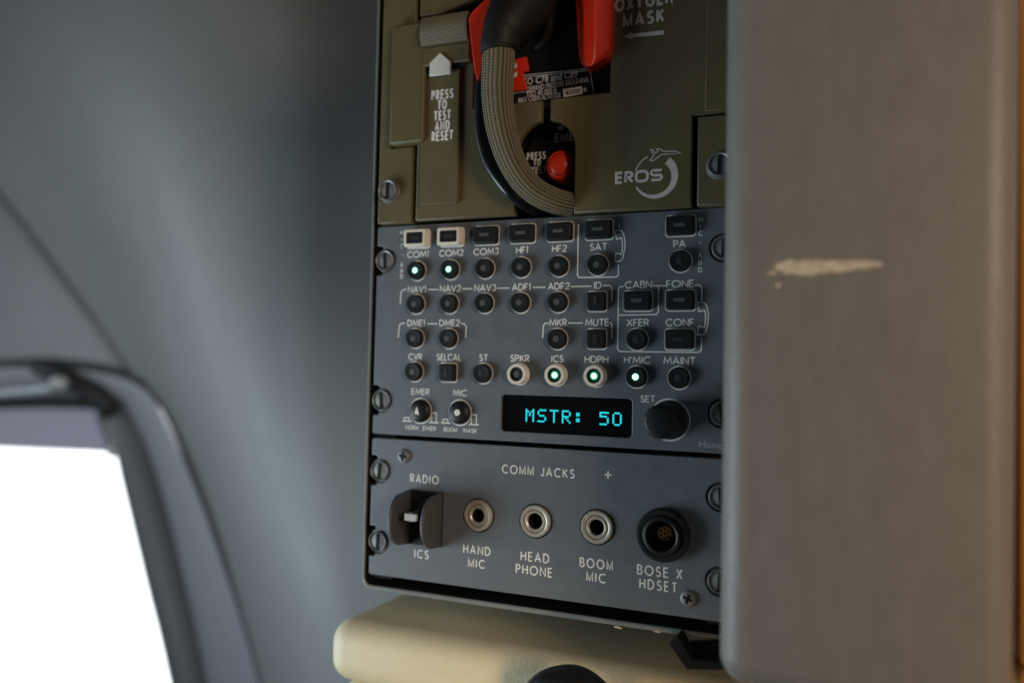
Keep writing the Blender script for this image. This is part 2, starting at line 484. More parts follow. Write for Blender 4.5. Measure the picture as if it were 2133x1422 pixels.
blind = thing('window_blind', 'flat lavender grey blind pulled down over the top of the bright window', 'blind', at(120, 940, 392))
q = [at(-420, 838, 392), at(232, 842, 392), at(236, 943, 392), at(-420, 916, 392)]
g = G().add(q, [(0, 3, 2, 1)])
nt = M['visor'].node_tree            # thin cloth: some daylight comes through
tl, ad = nt.nodes.new('ShaderNodeBsdfTranslucent'), nt.nodes.new('ShaderNodeMixShader')
tl.inputs[0].default_value = (0.175, 0.175, 0.215, 1); ad.inputs[0].default_value = 0.5
nt.links.new(nt.nodes['Principled BSDF'].outputs[0], ad.inputs[1]); nt.links.new(tl.outputs[0], ad.inputs[2]); nt.links.new(ad.outputs[0], nt.nodes['Material Output'].inputs[0])
g.build('blind_panel', M['visor'], blind, None)
sweep([(*at(207, 850, 380), 4), (*at(214, 880, 380), 4.5), (*at(222, 905, 380), 3.5), (*at(233, 940, 380), 3.2)], 12, 5).build('guide_clip', M['frame'], blind, 60)
sweep([(*at(226, 938, 378), .5), (*at(229, 940, 378), 4.2), (*at(235, 948, 378), 4.2), (*at(239, 952, 378), .5)], 12, 4).build('end_stop', M['white'], blind, 60)

rail = thing('blind_rail', 'pale blue metal rod ending in a round white knob above the blind', 'rail', at(60, 812, 320))
sweep([(*at(-420, 842, 318), 4.6), (*at(-100, 826, 318), 4.6), (*at(0, 819, 318), 4.6), (*at(108, 809, 318), 4.6)], 14, 4).build('rod', M['rod'], rail, 60)
sweep([(*at(105, 800, 310), .6), (*at(110, 799, 310), 5.4), (*at(122, 797, 310), 7.0), (*at(134, 797, 310), 5.4), (*at(140, 797, 310), .6)], 16, 4).build('end_knob', M['white'], rail, 60)
sweep([(*at(56, 752, 322), 3), (*at(80, 762, 324), 9), (*at(112, 776, 326), 10), (*at(160, 800, 330), 10), (*at(205, 822, 336), 10), (*at(228, 842, 342), 9), (*at(222, 862, 348), 7)], 16, 6).build('bracket', M['seal'], rail, 60)

# ================================================================== RACK
rack = thing('equipment_rack', 'dark grey rack with a thin pale rim holding the stacked panels', 'rack', (0, 40, -134))
# shell with a rolled pale rim, open at the front
def shell_ring(x0, x1, z0, z1, r, y): return [(x, y, z) for x, z in rrect(x0, x1, z0, z1, r, 6)]
secs = [(-74.1, 75.2, -131.9, 160, 3, 50), (-74.1, 75.2, -131.9, 160, 3, 1.6), (-74.25, 75.4, -132.2, 160.3, 3.2, .5), (-74.6, 75.7, -132.7, 160.8, 3.6, 0),
        (-75.1, 76.2, -133.5, 161.4, 4.4, 0), (-75.5, 76.6, -134.1, 162, 5, .5), (-75.7, 76.8, -134.4, 162.2, 5.4, 1.8), (-75.7, 76.8, -134.6, 162.2, 5.4, 120)]
g = G(); vs = []; fs = []
for sct in secs: vs += shell_ring(*sct)
n = len(vs) // len(secs)
for i in range(len(secs) - 1):
    for k in range(n):
        a, b = i * n + k, i * n + (k + 1) % n
        fs.append((a, b, b + n, a + n))
g.add(vs, fs)
g.mi = [1] * (2 * n) + [0] * (len(fs) - 2 * n)  # inner faces coloured near black to stand for the shade inside
g.build('shell', [M['rack'], M['dark']], rack, 50)
G().box(-73.9, 75, 16, 18, -131.7, 159).build('backplate', M['dark'], rack, None)
for x0, x1 in ((-74.0, -63.0), (63.5, 75.0)):
    G().box(x0, x1, 2.6, 15.9, -129.5, 12.0).build('mounting_rail', M['dark'], rack, None)
# chipped paint flecks on the lower rim
g = G()
for px, py, l in ((1285, 1307, 9), (1367, 1316, 8), (1420, 1322, 3)):
    c = at(px, py, -1)
    pts = [(c.x - l * .18, c.z + .15), (c.x, c.z + .5), (c.x + l * .2, c.z - .1), (c.x + l * .12, c.z - .5), (c.x - l * .1, c.z - .3)]
    g.add([(x, -.05, z) for x, z in pts], [(4, 3, 2, 1, 0)])
g.build('paint_chip', M['scuff'], rack, None)

# ---- shared pieces
def fastener_mesh():
    g = G()
    g.lathe([(4.9, 2.6), (4.9, .6), (4.6, .2), (4.3, .2), (4.15, -1.4), (3.85, -1.75), (3.5, -1.5), (3.35, -.9)], 40, mi=0)
    g.lathe([(3.36, -.86), (2.6, -1.1), (.0001, -1.25)], 40, mi=1)
    # slot as a dark sunken bar
    g.box(-.62, .62, -1.42, -1.0, -3.2, 3.2, mi=2)
    return g.mesh('fastener', [M['steel'], M['screwface'], M['dark']], 40)
FAST = fastener_mesh()
def fastener(parent, x, z, y=0.0, turn=0.0):
    o = place('fastener', FAST, parent, (x, y, z))
    o.rotation_euler = (0, turn, 0)
    return o

def phillips_mesh():
    g = G()
    g.lathe([(2.9, .3), (2.9, -.2), (2.6, -.7), (1.9, -1.0), (.0001, -1.08)], 32, mi=0)
    g.box(-.5, .5, -1.13, -.9, -1.7, 1.7, mi=1)
    g.box(-1.7, 1.7, -1.12, -.9, -.5, .5, mi=1)
    return g.mesh('cross_screw', [M['screwface'], M['dark']], 40)
PHIL = phillips_mesh()

def notch(cx, cz, r, side):
    """outline points that cut a round notch for a fastener into a vertical plate edge (edge run upward on the right side, downward on the left)"""
    return arc(cx, cz, r, r, 90, -90, 12) if side < 0 else arc(cx, cz, r, r, 270, 90, 12)

def panel_outline(x0, x1, z0, z1, zs, r=1.2):
    pts = arc(x0 + r, z0 + r, r, r, 180, 270, 4) + arc(x1 - r, z0 + r, r, r, 270, 360, 4)
    for z in sorted(zs):
        pts += [(x1, z - 6.2), (x1 - 2.6, z - 6.0), (x1 - 2.8, z - 4.9)] + arc(68.26, z, 5.05, 5.05, 262, 98, 10) + [(x1 - 2.8, z + 4.9), (x1 - 2.6, z + 6.0), (x1, z + 6.2)]
    pts += arc(x1 - r, z1 - r, r, r, 0, 90, 4) + arc(x0 + r, z1 - r, r, r, 90, 180, 4)
    for z in sorted(zs, reverse=True):
        pts += [(x0, z + 6.2), (x0 + 2.6, z + 6.0), (x0 + 2.8, z + 4.9)] + arc(-68.26, z, 5.05, 5.05, 82, -82, 10) + [(x0 + 2.8, z - 4.9), (x0 + 2.6, z - 6.0), (x0, z - 6.2)]
    return pts

# ================================================================== AUDIO PANEL
CX = [-52.9 + 15.2 * i for i in range(8)]
RB, RC, RD, RE = -4.7, -18.15, -31.9, -45.3
audio = thing('audio_control_panel', 'grey radio audio selector panel with green lit buttons and a cyan readout', 'control panel', (0, 0, -71))
DX0, DX1, DZ0, DZ1 = -14.6, 36.7, -67.1, -53.2
fp = plate('faceplate', panel_outline(-72.2, 72.6, -70.9, 14.0, (0, -57.15)), 0, 2.4, M['panel'], audio,
           holes=[rrect(DX0, DX1, DZ0, DZ1, 1.6)], bevel=0.35)
for sx, z in ((-68.26, 0), (-68.26, -57.15), (68.26, 0), (68.26, -57.15)):
    fastener(audio, sx, z, .9, random.uniform(-.12, .12))

L = G()   # all white print on the faceplate
TH = 2.75
for i, s in enumerate(('COM1', 'COM2', 'COM3', 'HF1', 'HF2', 'SAT')): text(L, s, CX[i], 2.0, TH)
text(L, 'PA', CX[7] - .6, 1.9, TH)
for i, s in enumerate(('NAV1', 'NAV2', 'NAV3', 'ADF1', 'ADF2', 'ID')): text(L, s, CX[i], -12.15, TH)
text(L, 'CABN', 38.3, -12.25, TH, 10.2); text(L, 'FONE', 53.3, -12.25, TH, 9.9)
text(L, 'DME1', CX[0], -25.7, TH); text(L, 'DME2', CX[1], -25.7, TH); text(L, 'MKR', CX[4], -25.7, TH); text(L, 'MUTE', CX[5], -25.7, TH)
text(L, 'XFER', CX[6], -25.85, TH, 8.3); text(L, 'CONF', CX[7] - .1, -25.85, TH, 10.2)
for i, (s, w) in enumerate((('CVR', 6.4), ('SELCAL', 11.0), ('ST', 3.9), ('SPKR', 8.0), ('ICS', 4.9), ('HDPH', 9.2), ("H'MIC", 9.8), ('MAINT', 11.4))):
    text(L, s, CX[i], -39.25, TH, w)
text(L, 'EMER', -50.1, -53.2, 2.6, 8.3); text(L, 'MIC', -32.4, -53.1, 2.6, 6.2); text(L, 'SET', 42.4, -53.0, 2.55, 5.4)
for s, x in (('NORM', -53.5), ('EMER', -45.6), ('BOOM', -36.2), ('MASK', -27.6)): text(L, s, x, -67.6, 1.75, 6.0, sw=.17)
for s, x, ys in (('M', 837, 485), ('I', 837, 499), ('C', 837, 513), ('-', 839, 531), ('A', 837, 551.5), ('U', 837, 563.5), ('D', 837, 576),
                 ('M', 1460, 457), ('I', 1459, 471), ('C', 1459, 486), ('-', 1458, 506), ('A', 1458, 532), ('U', 1458, 546), ('D', 1458, 562)):
    X, Z = xz(x, ys); text(L, s, X, Z, 1.95, sw=.17, xs=.8)
def line(pts, w=.5, closed=False): L.ribbon([xz(*p) for p in pts], w, -.06, closed)
line([(1205, 467), (1203, 573), (1207, 578), (1284, 577), (1288, 573), (1288.5, 551)])
line([(1290, 464), (1290, 476)])
ph = [(700, 222), (740, 210), (770, 215), (795, 250), (812, 340), (806, 430), (785, 520), (760, 555), (697, 556), (712, 463), (768, 478), (778, 440), (783, 380), (778, 320), (772, 296), (715, 312)]
ph = [xz(x / 5.3325 + 1150, y / 5.3325 + 440) for x, y in ph]
L.ribbon(ph, .45, -.06, True)
a, b = xz(1281.3, 481.6), xz(1452.8, 631)
L.ribbon([(x + b[0] - a[0], z + b[1] - a[1]) for x, z in ph], .45, -.06, True)
for pts in ([(834, 634), (835.5, 609), (840, 603.5), (846, 603)], [(892, 603), (913, 603)], [(963, 601.7), (984, 601.2)], [(1036, 600.3), (1061, 599.7)],
            [(1110, 598.7), (1136, 598.2)], [(1189, 597), (1232, 595.8)], [(1256, 594.8), (1270, 594.6), (1275, 599), (1274.5, 627)],
            [(1299, 596), (1292, 596.6), (1288.5, 602), (1286.5, 727), (1291, 732), (1455, 733.5), (1461, 729), (1461.8, 702)],
            [(1359, 595), (1387, 595)], [(1447, 594), (1458, 594), (1462.5, 599), (1462, 626)], [(1372, 596.3), (1371.5, 649), (1367, 655), (1288, 656.3)],
            [(829.5, 703), (832, 678), (836, 673.5), (844, 673.5)], [(890, 674), (911, 674)], [(961, 673.5), (968, 674.5), (971.5, 680), (970, 703)],
            [(1130.5, 704), (1132, 678), (1136, 673), (1143, 672.8)], [(1184, 672.5), (1214, 672.5)], [(1270, 671), (1274.5, 675), (1275, 705)]):
    line(pts, .47)
def ring(x, z, r, w=.42): L.ribbon(arc(x, z, r, r, 0, 350, 35), w, -.06, True)
rounds = [(CX[i], RB) for i in range(6)] + [(CX[7] - .1, RB + .4)] + [(CX[i], RC) for i in range(5)] + [(CX[0], RD), (CX[1], RD), (CX[4], RD), (CX[6], RD)] \
    + [(CX[i], RE) for i in (0, 2, 3, 4, 5, 6, 7)]
for x, z in rounds: ring(x, z, 4.05)
MICS = [(CX[i] + .2, 8.2) for i in range(6)] + [(53.3, 8.2)]
WIDE = MICS + [(38.3, -18.1), (53.6, -18.1), (53.5, -31.8)]
SQ = [(23.0, -18.1), (23.1, -31.8), (-37.6, -45.3)]
for x, z in WIDE: L.ribbon(rrect(x - 5.35, x + 5.35, z - 3.75, z + 3.75, 1.2), .42, -.06, True)
for x, z in SQ: L.ribbon(rrect(x - 3.75, x + 3.75, z - 3.75, z + 3.75, 1.1), .42, -.06, True)
ring(-49.8, -60.8, 4.95, .5); ring(-32.2, -60.8, 4.95, .5); ring(50.2, -60.1, 7.3, .4)
for cx in (-49.8, -32.2):      # pushed in / popped out marks
    L.ribbon([(cx - 8.3, -65.1), (cx - 4.0, -65.1)], .5, -.06)
    L.ribbon([(cx - 7.3, -64.8), (cx - 7.3, -63.7), (cx - 5.2, -63.7), (cx - 5.2, -64.8)], .42, -.072)
    L.ribbon([(cx + 4.0, -65.2), (cx + 8.3, -65.2)], .5, -.06)
    L.ribbon([(cx + 5.0, -64.9), (cx + 5.0, -61.4), (cx + 7.2, -61.4), (cx + 7.2, -64.9)], .42, -.072)
L.build('lettering', M['ink'], fp, None)
bt = G(); v, f = btext('Honeywell', 3.3, .02, 1.08)
bt.add([(x + 68.2, -.06, z - 69.1) for x, z in v], f)
bt.build('maker_name', M['dimink'], fp, None)

# round keys
def key_mesh(name, sleeve):
    g = G()
    if sleeve:
        g.lathe([(3.95, .1), (3.95, -.9), (3.75, -1.0), (3.75, -1.5), (3.95, -1.6), (3.95, -2.9), (3.75, -3.3), (2.75, -3.3), (2.7, -2.9)], 40, mi=1); g.f.pop(); g.mi.pop()
        g.lathe([(2.71, -2.85), (1.9, -2.7), (.0001, -2.65)], 40, mi=0)
        return g.mesh(name, [M['black'], M['cream']], 35)
    g.lathe([(3.75, .1), (3.75, -1.8), (3.62, -2.15), (3.35, -2.25), (2.9, -2.2), (1.6, -2.1), (.0001, -2.08)], 40)
    return g.mesh(name, [M['black']], 35)
KEY, KEYS = key_mesh('round_key', False), key_mesh('sleeved_key', True)
LENS = G().lathe([(1.25, 0), (1.2, -.12), (.0001, -.2)], 24).mesh('lens', [M['lens']], 40)
LENSD = G().lathe([(1.25, 0), (1.2, -.12), (.0001, -.2)], 24).mesh('lens', [M['lensdim']], 40)
lit = G().lathe([(1.75, .02), (1.15, -.02)], 28, mi=1); lit.f.pop(); lit.mi.pop()
lit.lathe([(1.15, -.02), (1.05, -.16), (.0001, -.24)], 28, mi=0)
LENSL = lit.mesh('lens', [M['led'], M['ledhalo']], 40)
on = {0, 1, len(rounds) - 2}
for i, (x, z) in enumerate(rounds):
    sl = (z == RE and x in (CX[3], CX[4], CX[5]))
    k = place('push_button', KEYS if sl else KEY, audio, (x, 0, z))
    if sl: k['label'] = 'cream sleeved push button'
    islit = i in on or (sl and x != CX[3])
    dim = i in (6, 15, len(rounds) - 1, len(rounds) - 6)
    place('lens', LENSL if islit else (LENSD if dim else LENS), k, (x, (-2.72 if sl else -2.10), z))
# oblong keys
def oblong(name, w, h, bw, bh, cream):
    g = G(); y = -3.6 if cream else -2.6
    def rg(e, yy): return [(px, yy, pz) for px, pz in rrect(-w + e, w - e, -h + e, h - e, .7, 4)]
    secs = [rg(0, .1), rg(0, y + .5), rg(.15, y + .15), rg(.5, y)]
    if cream: secs += [rg(1.15, y), rg(1.2, y + .35)]
    n = len(secs[0]); vs = sum(secs, []); fs = []
    for i in range(len(secs) - 1):
        for k in range(n): fs.append((i * n + k, i * n + (k + 1) % n, (i + 1) * n + (k + 1) % n, (i + 1) * n + k))
    mi = [1 if cream else 0] * len(fs)
    g.add(vs, fs); g.mi = mi
    if cream:
        g.add(rg(1.2, y + .34), [list(range(n))], 0)
    else:
        g.add(rg(.5, y), [list(range(n))], 0)
    return g.mesh(name, [M['black'], M['cream']], 40)
OB, OBC, OSQ = oblong('oblong_key', 4.9, 3.3, 0, 0, False), oblong('oblong_key_cream', 5.0, 3.5, 0, 0, True), oblong('square_key', 3.35, 3.35, 0, 0, False)
def bar(w, h, m): return G().box(-w, w, -.14, .02, -h, h).mesh('lens', [m], None)
BAR, BARD, BARV = bar(2.0, .62, M['lens']), bar(1.9, .6, M['lensdim']), bar(.75, 1.5, M['lensdim'])
for i, (x, z) in enumerate(WIDE):
    c = i < 2
    k = place('push_button', OBC if c else OB, audio, (x, 0, z))
    if c: k['label'] = 'cream edged oblong push button'
    place('lens', BARD if c or i > 8 else BAR, k, (x, -3.27 if c else -2.61, z))
for x, z in SQ:
    k = place('push_button', OSQ, audio, (x, 0, z))
    place('lens', BARV, k, (x, -2.61, z))
# two latching knobs with white marks
lk = G().lathe([(4.6, .05), (4.6, -.8), (4.3, -1.4), (3.6, -2.0), (2.4, -2.35), (.0001, -2.5)], 40).mesh('latching_button', [M['black']], 50)
k = place('latching_button', lk, audio, (-49.8, 0, -60.8))
G().add([(-51.3, -2.56, -61.8), (-49.0, -2.56, -62.3), (-50.1, -2.56, -58.9)], [(0, 1, 2)]).build('mark', M['ink'], k, None)
k = place('latching_button', lk, audio, (-32.2, 0, -60.8))
G().lathe([(1.35, -2.3), (1.2, -2.58), (.0001, -2.65)], 24, -32.2, -60.7).build('mark', M['ink'], k, 40)
# readout
disp = G().box(DX0 - .5, DX1 + .5, 1.2, 2.2, DZ0 - .5, DZ1 + .5).build('display', M['glass'], audio, None)
D57 = {'M': '10001 11011 10101 10101 10001 10001 10001', 'S': '01111 10000 10000 01110 00001 00001 11110', 'T': '11111 00100 00100 00100 00100 00100 00100',
       'R': '11110 10001 10001 11110 10100 10010 10001', ':': '00000 01100 01100 00000 01100 01100 00000', '5': '11111 10000 11110 00001 00001 10001 01110', '0': '01110 10001 10001 10001 10001 10001 01110'}
D57['5'] = '11111 10000 11110 00001 00001 00001 11110'
D57['M'] = '10001 11011 10101 10101 10001 10001 10001'
g = G()
for ci, ch in enumerate('MSTR: 50'):
    if ch == ' ': continue
    x0 = -4.6 + ci * 4.87
    for r_, bits in enumerate(D57[ch].split()):
        for c_, bit in enumerate(bits):
            if bit == '1':
                x, z = x0 + c_ * .70, -58.6 - r_ * .70
                for dz in (-.16, .17): g.box(x - .33, x + .33, 1.12, 1.18, z + dz - .13, z + dz + .13)
g.build('digits', M['cyan'], disp, None)
# set knob
kn = G()
n = 64; prof = [(6.6, .05, 0), (6.6, -1.2, 0), (6.0, -1.6, 1), (5.75, -13.2, 1), (5.3, -14.2, 0), (4.6, -14.5, 0), (0.0001, -14.3, 0)]
vs, fs = [], []
for r, y, kf in prof:
    for k in range(n):
        a = 2 * math.pi * k / n; rr = r + (.16 if (kf and k % 4 < 2) else 0)
        vs.append((50.2 + rr * math.cos(a), y, -60.1 + rr * math.sin(a)))
for i in range(len(prof) - 1):
    for k in range(n): fs.append((i * n + k, i * n + (k + 1) % n, (i + 1) * n + (k + 1) % n, (i + 1) * n + k))
kn.add(vs, fs).build('rotary_knob', M['black'], audio, 40)

# ================================================================== JACK PANEL
jack = thing('jack_panel', 'grey headset jack panel with four round sockets and a guarded toggle switch', 'jack panel', (0, 0, -127))
JX = [(-23.3, 6.0, 2.55), (.4, 6.0, 2.9), (24.4, 6.05, 2.75)]
JZ = -99.9
holes = [arc(x, JZ, r + .45, r + .45, 0, 350, 35) for x, r, b in JX] + [arc(48.9, -100.1, 5.6, 5.6, 0, 350, 35)]
fp2 = plate('faceplate', panel_outline(-72.3, 72.6, -127.9, -72.6, (-85.73, -114.3)), .2, 2.4, M['panel'], jack, holes=holes, bevel=.35)
for sx, z in ((-68.26, -85.73), (-68.26, -114.3), (68.26, -85.73), (68.26, -114.3)):
    fastener(jack, sx, z, 1.1, random.uniform(-.1, .25))
L = G()
kw = dict(sw=.145, gap=.34, plainM=True, y=.14)
text(L, 'COMM JACKS', .8, -81.4, 3.45, 29.4, **kw); L.ribbon([(26.9, -80.8), (29.4, -80.8)], .62, .14); L.ribbon([(28.15, -79.5), (28.15, -82.1)], .62, .125)
text(L, 'RADIO', -47.4, -87.7, 3.45, 13.0, **kw); text(L, 'ICS', -47.9, -117.3, 3.45, 6.6, **kw)
text(L, 'HAND', -23.7, -113.2, 3.5, 11.7, **kw); text(L, 'MIC', -23.7, -118.3, 3.4, 7.2, **kw)
text(L, 'HEAD', .4, -113.3, 3.6, 11.6, **kw); text(L, 'PHONE', .1, -118.3, 3.6, 14.8, **kw)
text(L, 'BOOM', 24.3, -113.1, 3.6, 12.6, **kw); text(L, 'MIC', 24.3, -118.0, 3.55, 7.4, **kw)
text(L, 'BOSE X', 47.5, -113.3, 3.7, 16.2, **kw); text(L, 'HDSET', 47.1, -118.1, 3.7, 13.6, **kw)
L.build('lettering', M['ink'], fp2, None)
for x, r, b in JX:
    g = G().lathe([(r, 4), (r, -.25), (r - .35, -.7), (r - 1.1, -.75), (r - 1.55, -.55), (r - 1.7, .1), (r - 1.85, -.2), (r - 2.2, -.75), (b + .55, -.8), (b + .1, -.45), (b, .2)], 48, x, JZ); g.f.pop(); g.mi.pop()
    jk = g.build('phone_jack', M['nickel'], jack, 30)
    G().lathe([(b, .2), (b - .1, 9), (.0001, 9)], 32, x, JZ).build('bore', M['dark'], jk, None)  # bore walls coloured near black in place of their shade
# multi pin headset socket
sx, sz = 48.9, -100.1
g = G().lathe([(9.3, .3), (9.3, -2.6), (8.9, -3.2), (7.9, -3.4), (7.0, -3.1), (6.7, -4.0), (5.7, -4.3), (5.2, -4.0), (5.0, 1), (4.9, 3.5), (.0001, 3.6)], 56, sx, sz)
so = g.build('headset_socket', M['black'], jack, 30)
ins = G().lathe([(2.7, 3.55), (2.6, 1.4), (.0001, 1.3)], 32, sx, sz)
for k in range(6):
    a = math.radians(30 + 60 * k)
    ins.lathe([(.42, 1.28), (.0001, 1.25)], 10, sx + 1.6 * math.cos(a), sz + 1.6 * math.sin(a), mi=1)
ins.lathe([(.42, 1.28), (.0001, 1.25)], 10, sx, sz, mi=1)
ins.build('pin_insert', [M['goldpin'], M['dark']], so, 40)
for x, z in ((-57.1, -79.2), (57.7, -121.2)):
    o = place('cross_screw', PHIL, jack, (x, .1, z)); o.rotation_euler = (0, random.uniform(.1, .6), 0)
# guarded toggle
gx0, gx1, gz0, gz1 = -54.4, -38.6, -113.6, -92.2
tg = G().box(gx0, gx1, -1.0, .15, gz0, gz1).build('switch_guard', M['black'], jack, None, bevel=.3)
def cheek(x0, x1):
    g = G(); n = 18
    prof = [(-.8, gz0)] + [(-5.0 - 10.5 * math.sin(math.pi * k / n) ** .75, gz0 + .6 + (gz1 - gz0 - 1.2) * (0.5 - .5 * math.cos(math.pi * k / n))) for k in range(n + 1)] + [(-.8, gz1)]
    m = len(prof)
    vs = [(x0, y, z) for y, z in prof] + [(x1, y, z) for y, z in prof]
    fs = [list(range(m)), list(range(2 * m - 1, m - 1, -1))] + [(k, (k + 1) % m, m + (k + 1) % m, m + k) for k in range(m)]
    return g.add(vs, fs)
for a, b in ((gx0, gx0 + 1.6), (gx1 - 1.6, gx1)):
    cheek(a, b).build('guard_cheek', M['guard'], tg, 40, bevel=.35, segs=3)
tcx, tcz = -44.9, -100.4
sw = G().lathe([(4.2, -.9), (4.2, -1.6), (3.5, -1.9), (3.5, -3.0), (3.1, -3.3), (2.4, -3.3), (2.2, -4.8), (.0001, -4.9)], 24, tcx, tcz + 1.5).build('bushing', M['steeldk'], tg, 30)
g = G()
path = [(tcx, -4.0, tcz + 1.2), (tcx, -9.0, tcz + .5), (tcx, -14.2, tcz)]
sweep([(*path[0], 1.2), (*path[1], 1.5), (*path[2], 1.9)], 16, 4).build('toggle_lever', M['steeldk'], tg, 50)
g.add([(x, -14.6, z) for x, z in rrect(tcx - 2.5, tcx + 2.5, tcz - 1.3, tcz + 1.3, .3, 3)] + [(x, -13.2, z) for x, z in rrect(tcx - 2.5, tcx + 2.5, tcz - 1.3, tcz + 1.3, .3, 3)],
      [list(range(15, -1, -1))] + [(k, (k + 1) % 16, 16 + (k + 1) % 16, 16 + k) for k in range(16)])
g.build('lever_tip', M['tip'], tg, None)
G().lathe([(1.7, -.9), (1.6, -1.7), (.0001, -1.9)], 20, -43.4, -108.2).build('rivet', M['brass'], tg, 40)

# ================================================================== OXYGEN MASK BOX
box = thing('oxygen_mask_box', 'olive mask stowage box with two doors and a round cutout above the audio panel', 'stowage box', (0, 4, 14))
G().box(-72, 73, 13, 15.5, 12.2, 158).build('back_plate', M['dark'], box, None)
Yd = -4.0
plate('side_strip', [(-70.2, 14.6), (-54.6, 14.6), (-54.6, 45.2), (-64.6, 45.2), (-64.6, 94.6), (-54.6, 95.5), (-54.6, 150), (-70.2, 150)], Yd + .6, 8, M['olive'], box, bevel=.5)
plate('side_strip', [(59.6, 14.2), (72.5, 14.2), (72.5, 45.2), (59.6, 45.2)], Yd, 8, M['olive'], box, bevel=.5)
ld = plate('left_door', [(-52.2, 14.8), (-9.0, 14.8), (-9.0, 38)] + arc(2.8, 38, 11.8, 11.8, 178, 100, 12) + [(1.0, 57.6), (-27.5, 57.6), (-27.5, 95.0), (-52.2, 95.0)], Yd, 3.5, M['olive'], box, bevel=.6)
plate('top_plate', [(-52.4, 97.6), (-43, 97.6), (-25, 101.5), (-20, 103), (-20, 150), (-52.4, 150)], Yd, 3.5, M['olive'], box, bevel=.5)
plate('hinge_cover', rrect(-63.6, -48.0, 45.6, 94.2, 1.0), Yd - 3.2, 7, M['olive'], box, bevel=1.2)
rd = plate('right_door', [(14.6, 14.1), (57.5, 14.1), (57.5, 46.0), (72.5, 46.0), (72.5, 150), (27.6, 150), (27.6, 57.6), (4.6, 57.6)] + arc(2.8, 38, 11.8, 11.8, 81, 2, 12), Yd, 3.5, M['olive'], box, bevel=.6)
plate('hinge_cover', [(62.0, 46.8), (72.2, 46.8), (72.2, 149), (62.0, 149)], Yd - .35, 1.2, M['olive'], box, bevel=.3)
# ribbed test slide
sl = plate('test_slide', rrect(-48.6, -28.2, 75.6, 83.0, .6), Yd - 3.0, 4, M['olive'], box, bevel=.5)
g = G(); nr = 15; vs = []; fs = []
for k in range(nr * 2 + 1):
    z = 83.1 + (94.2 - 83.1) * k / (nr * 2); y = Yd - 5.0 - 1.2 * math.sin(math.pi * k / (nr * 2)) - (.22 if k % 2 else 0)
    vs += [(-48.6, y, z), (-28.2, y, z), (-28.2, Yd, z), (-48.6, Yd, z)]
for k in range(nr * 2):
    for j in range(4): fs.append((k * 4 + j, k * 4 + (j + 1) % 4, k * 4 + 4 + (j + 1) % 4, k * 4 + 4 + j))
fs += [(3, 2, 1, 0), tuple(range(nr * 8, nr * 8 + 4))]
g.add(vs, fs).build('finger_grip', M['olive'], sl, 25)
tb = plate('slide_track', rrect(-49.6, -33.0, 20.6, 73.6, .5), Yd - 1.5, 2, M['olive'], box, bevel=.4)
G().box(-49.4, -30.0, Yd - 1.9, Yd - 1.45, 73.9, 75.2).build('slot', M['dark'], tb, None)
plate('arrow_plate', [(-45.4, 71.2), (-36.2, 71.2), (-36.2, 76.0), (-40.9, 80.0), (-45.4, 76.4)], Yd - 3.6, 1.2, M['white'], box, bevel=.25)
L = G(); yb = Yd - 1.56
for s, z, w in (('PRESS', 64.5, 10.0), ('TO', 59.0, 4.2), ('TEST', 54.1, 7.6), ('AND', 49.5 + .1, 6.6), ('RESET', 48.0 - 2.9, 9.7)):
    pass
for s, py, w in (('PRESS', 197, 9.9), ('TO', 218.5, 4.2), ('TEST', 240.5, 7.6), ('AND', 262, 6.8), ('RESET', 283, 9.7)):
    X, Z = xz(921.5, py, Yd - 1.5); text(L, s, X, Z, 4.0, w, sw=.185, gap=.27, y=yb, plainM=True)
L.build('lettering', M['ink'], ld, None)
L = G(); yb = Yd - .07
text(L, 'OXYGEN', 39.6, 89.1, 5.0, 21.4, sw=.195, gap=.34, y=yb, plainM=True)
text(L, 'MASK', 39.7, 82.9, 5.0, 15.4, sw=.20, gap=.34, y=yb, plainM=True)
L.add([(x, yb, z) for x, z in ((32.1, 77.2), (35.7, 78.6), (35.7, 77.8), (47.2, 77.5), (47.2, 75.9), (35.7, 76.5), (35.7, 75.8))], [(6, 5, 4, 3, 2, 1, 0)])
L.build('lettering', M['offink'], rd, None)
# maker emblem: ring, wing and lettering
L = G()
text(L, 'ERos', 38.9, 25.95, 4.5, 17.6, sw=.22, gap=.30, y=yb)
cx, cz = 45.0, 25.6
vs, fs = [], []
N = 44
for k in range(N + 1):
    a = math.radians(52 - (52 + 155) * k / N); t = k / N
    wdt = 2.3 * (1 - t) ** .8 + .55
    vs += [(cx + 8.0 * math.cos(a), yb, cz + 8.0 * math.sin(a)), (cx + (8.0 - wdt) * math.cos(a), yb, cz + (8.0 - wdt) * math.sin(a))]
fs = [(2 * k, 2 * k + 1, 2 * k + 3, 2 * k + 2) for k in range(N)]
L.add(vs, fs)
L.ribbon(arc(cx, cz, 7.7, 7.7, 162, 112, 12), .45, yb)
jet = [(1195, 556), (1240, 497), (1203, 437), (1222, 436), (1258, 478), (1285, 455), (1265, 430), (1305, 428), (1345, 458), (1470, 452), (1535, 476), (1320, 492), (1240, 556)]
L.ribbon([xz(x / 5.3325 + 1130, y / 5.3325 + 230, Yd) for x, y in jet], .36, yb - .012, True)
L.build('emblem', M['offink'], rd, None)
for x, z, y in ((-64.8, 27.7, Yd + .6), (67.4, 27.6, Yd)): fastener(box, x, z, y - .6, .05)
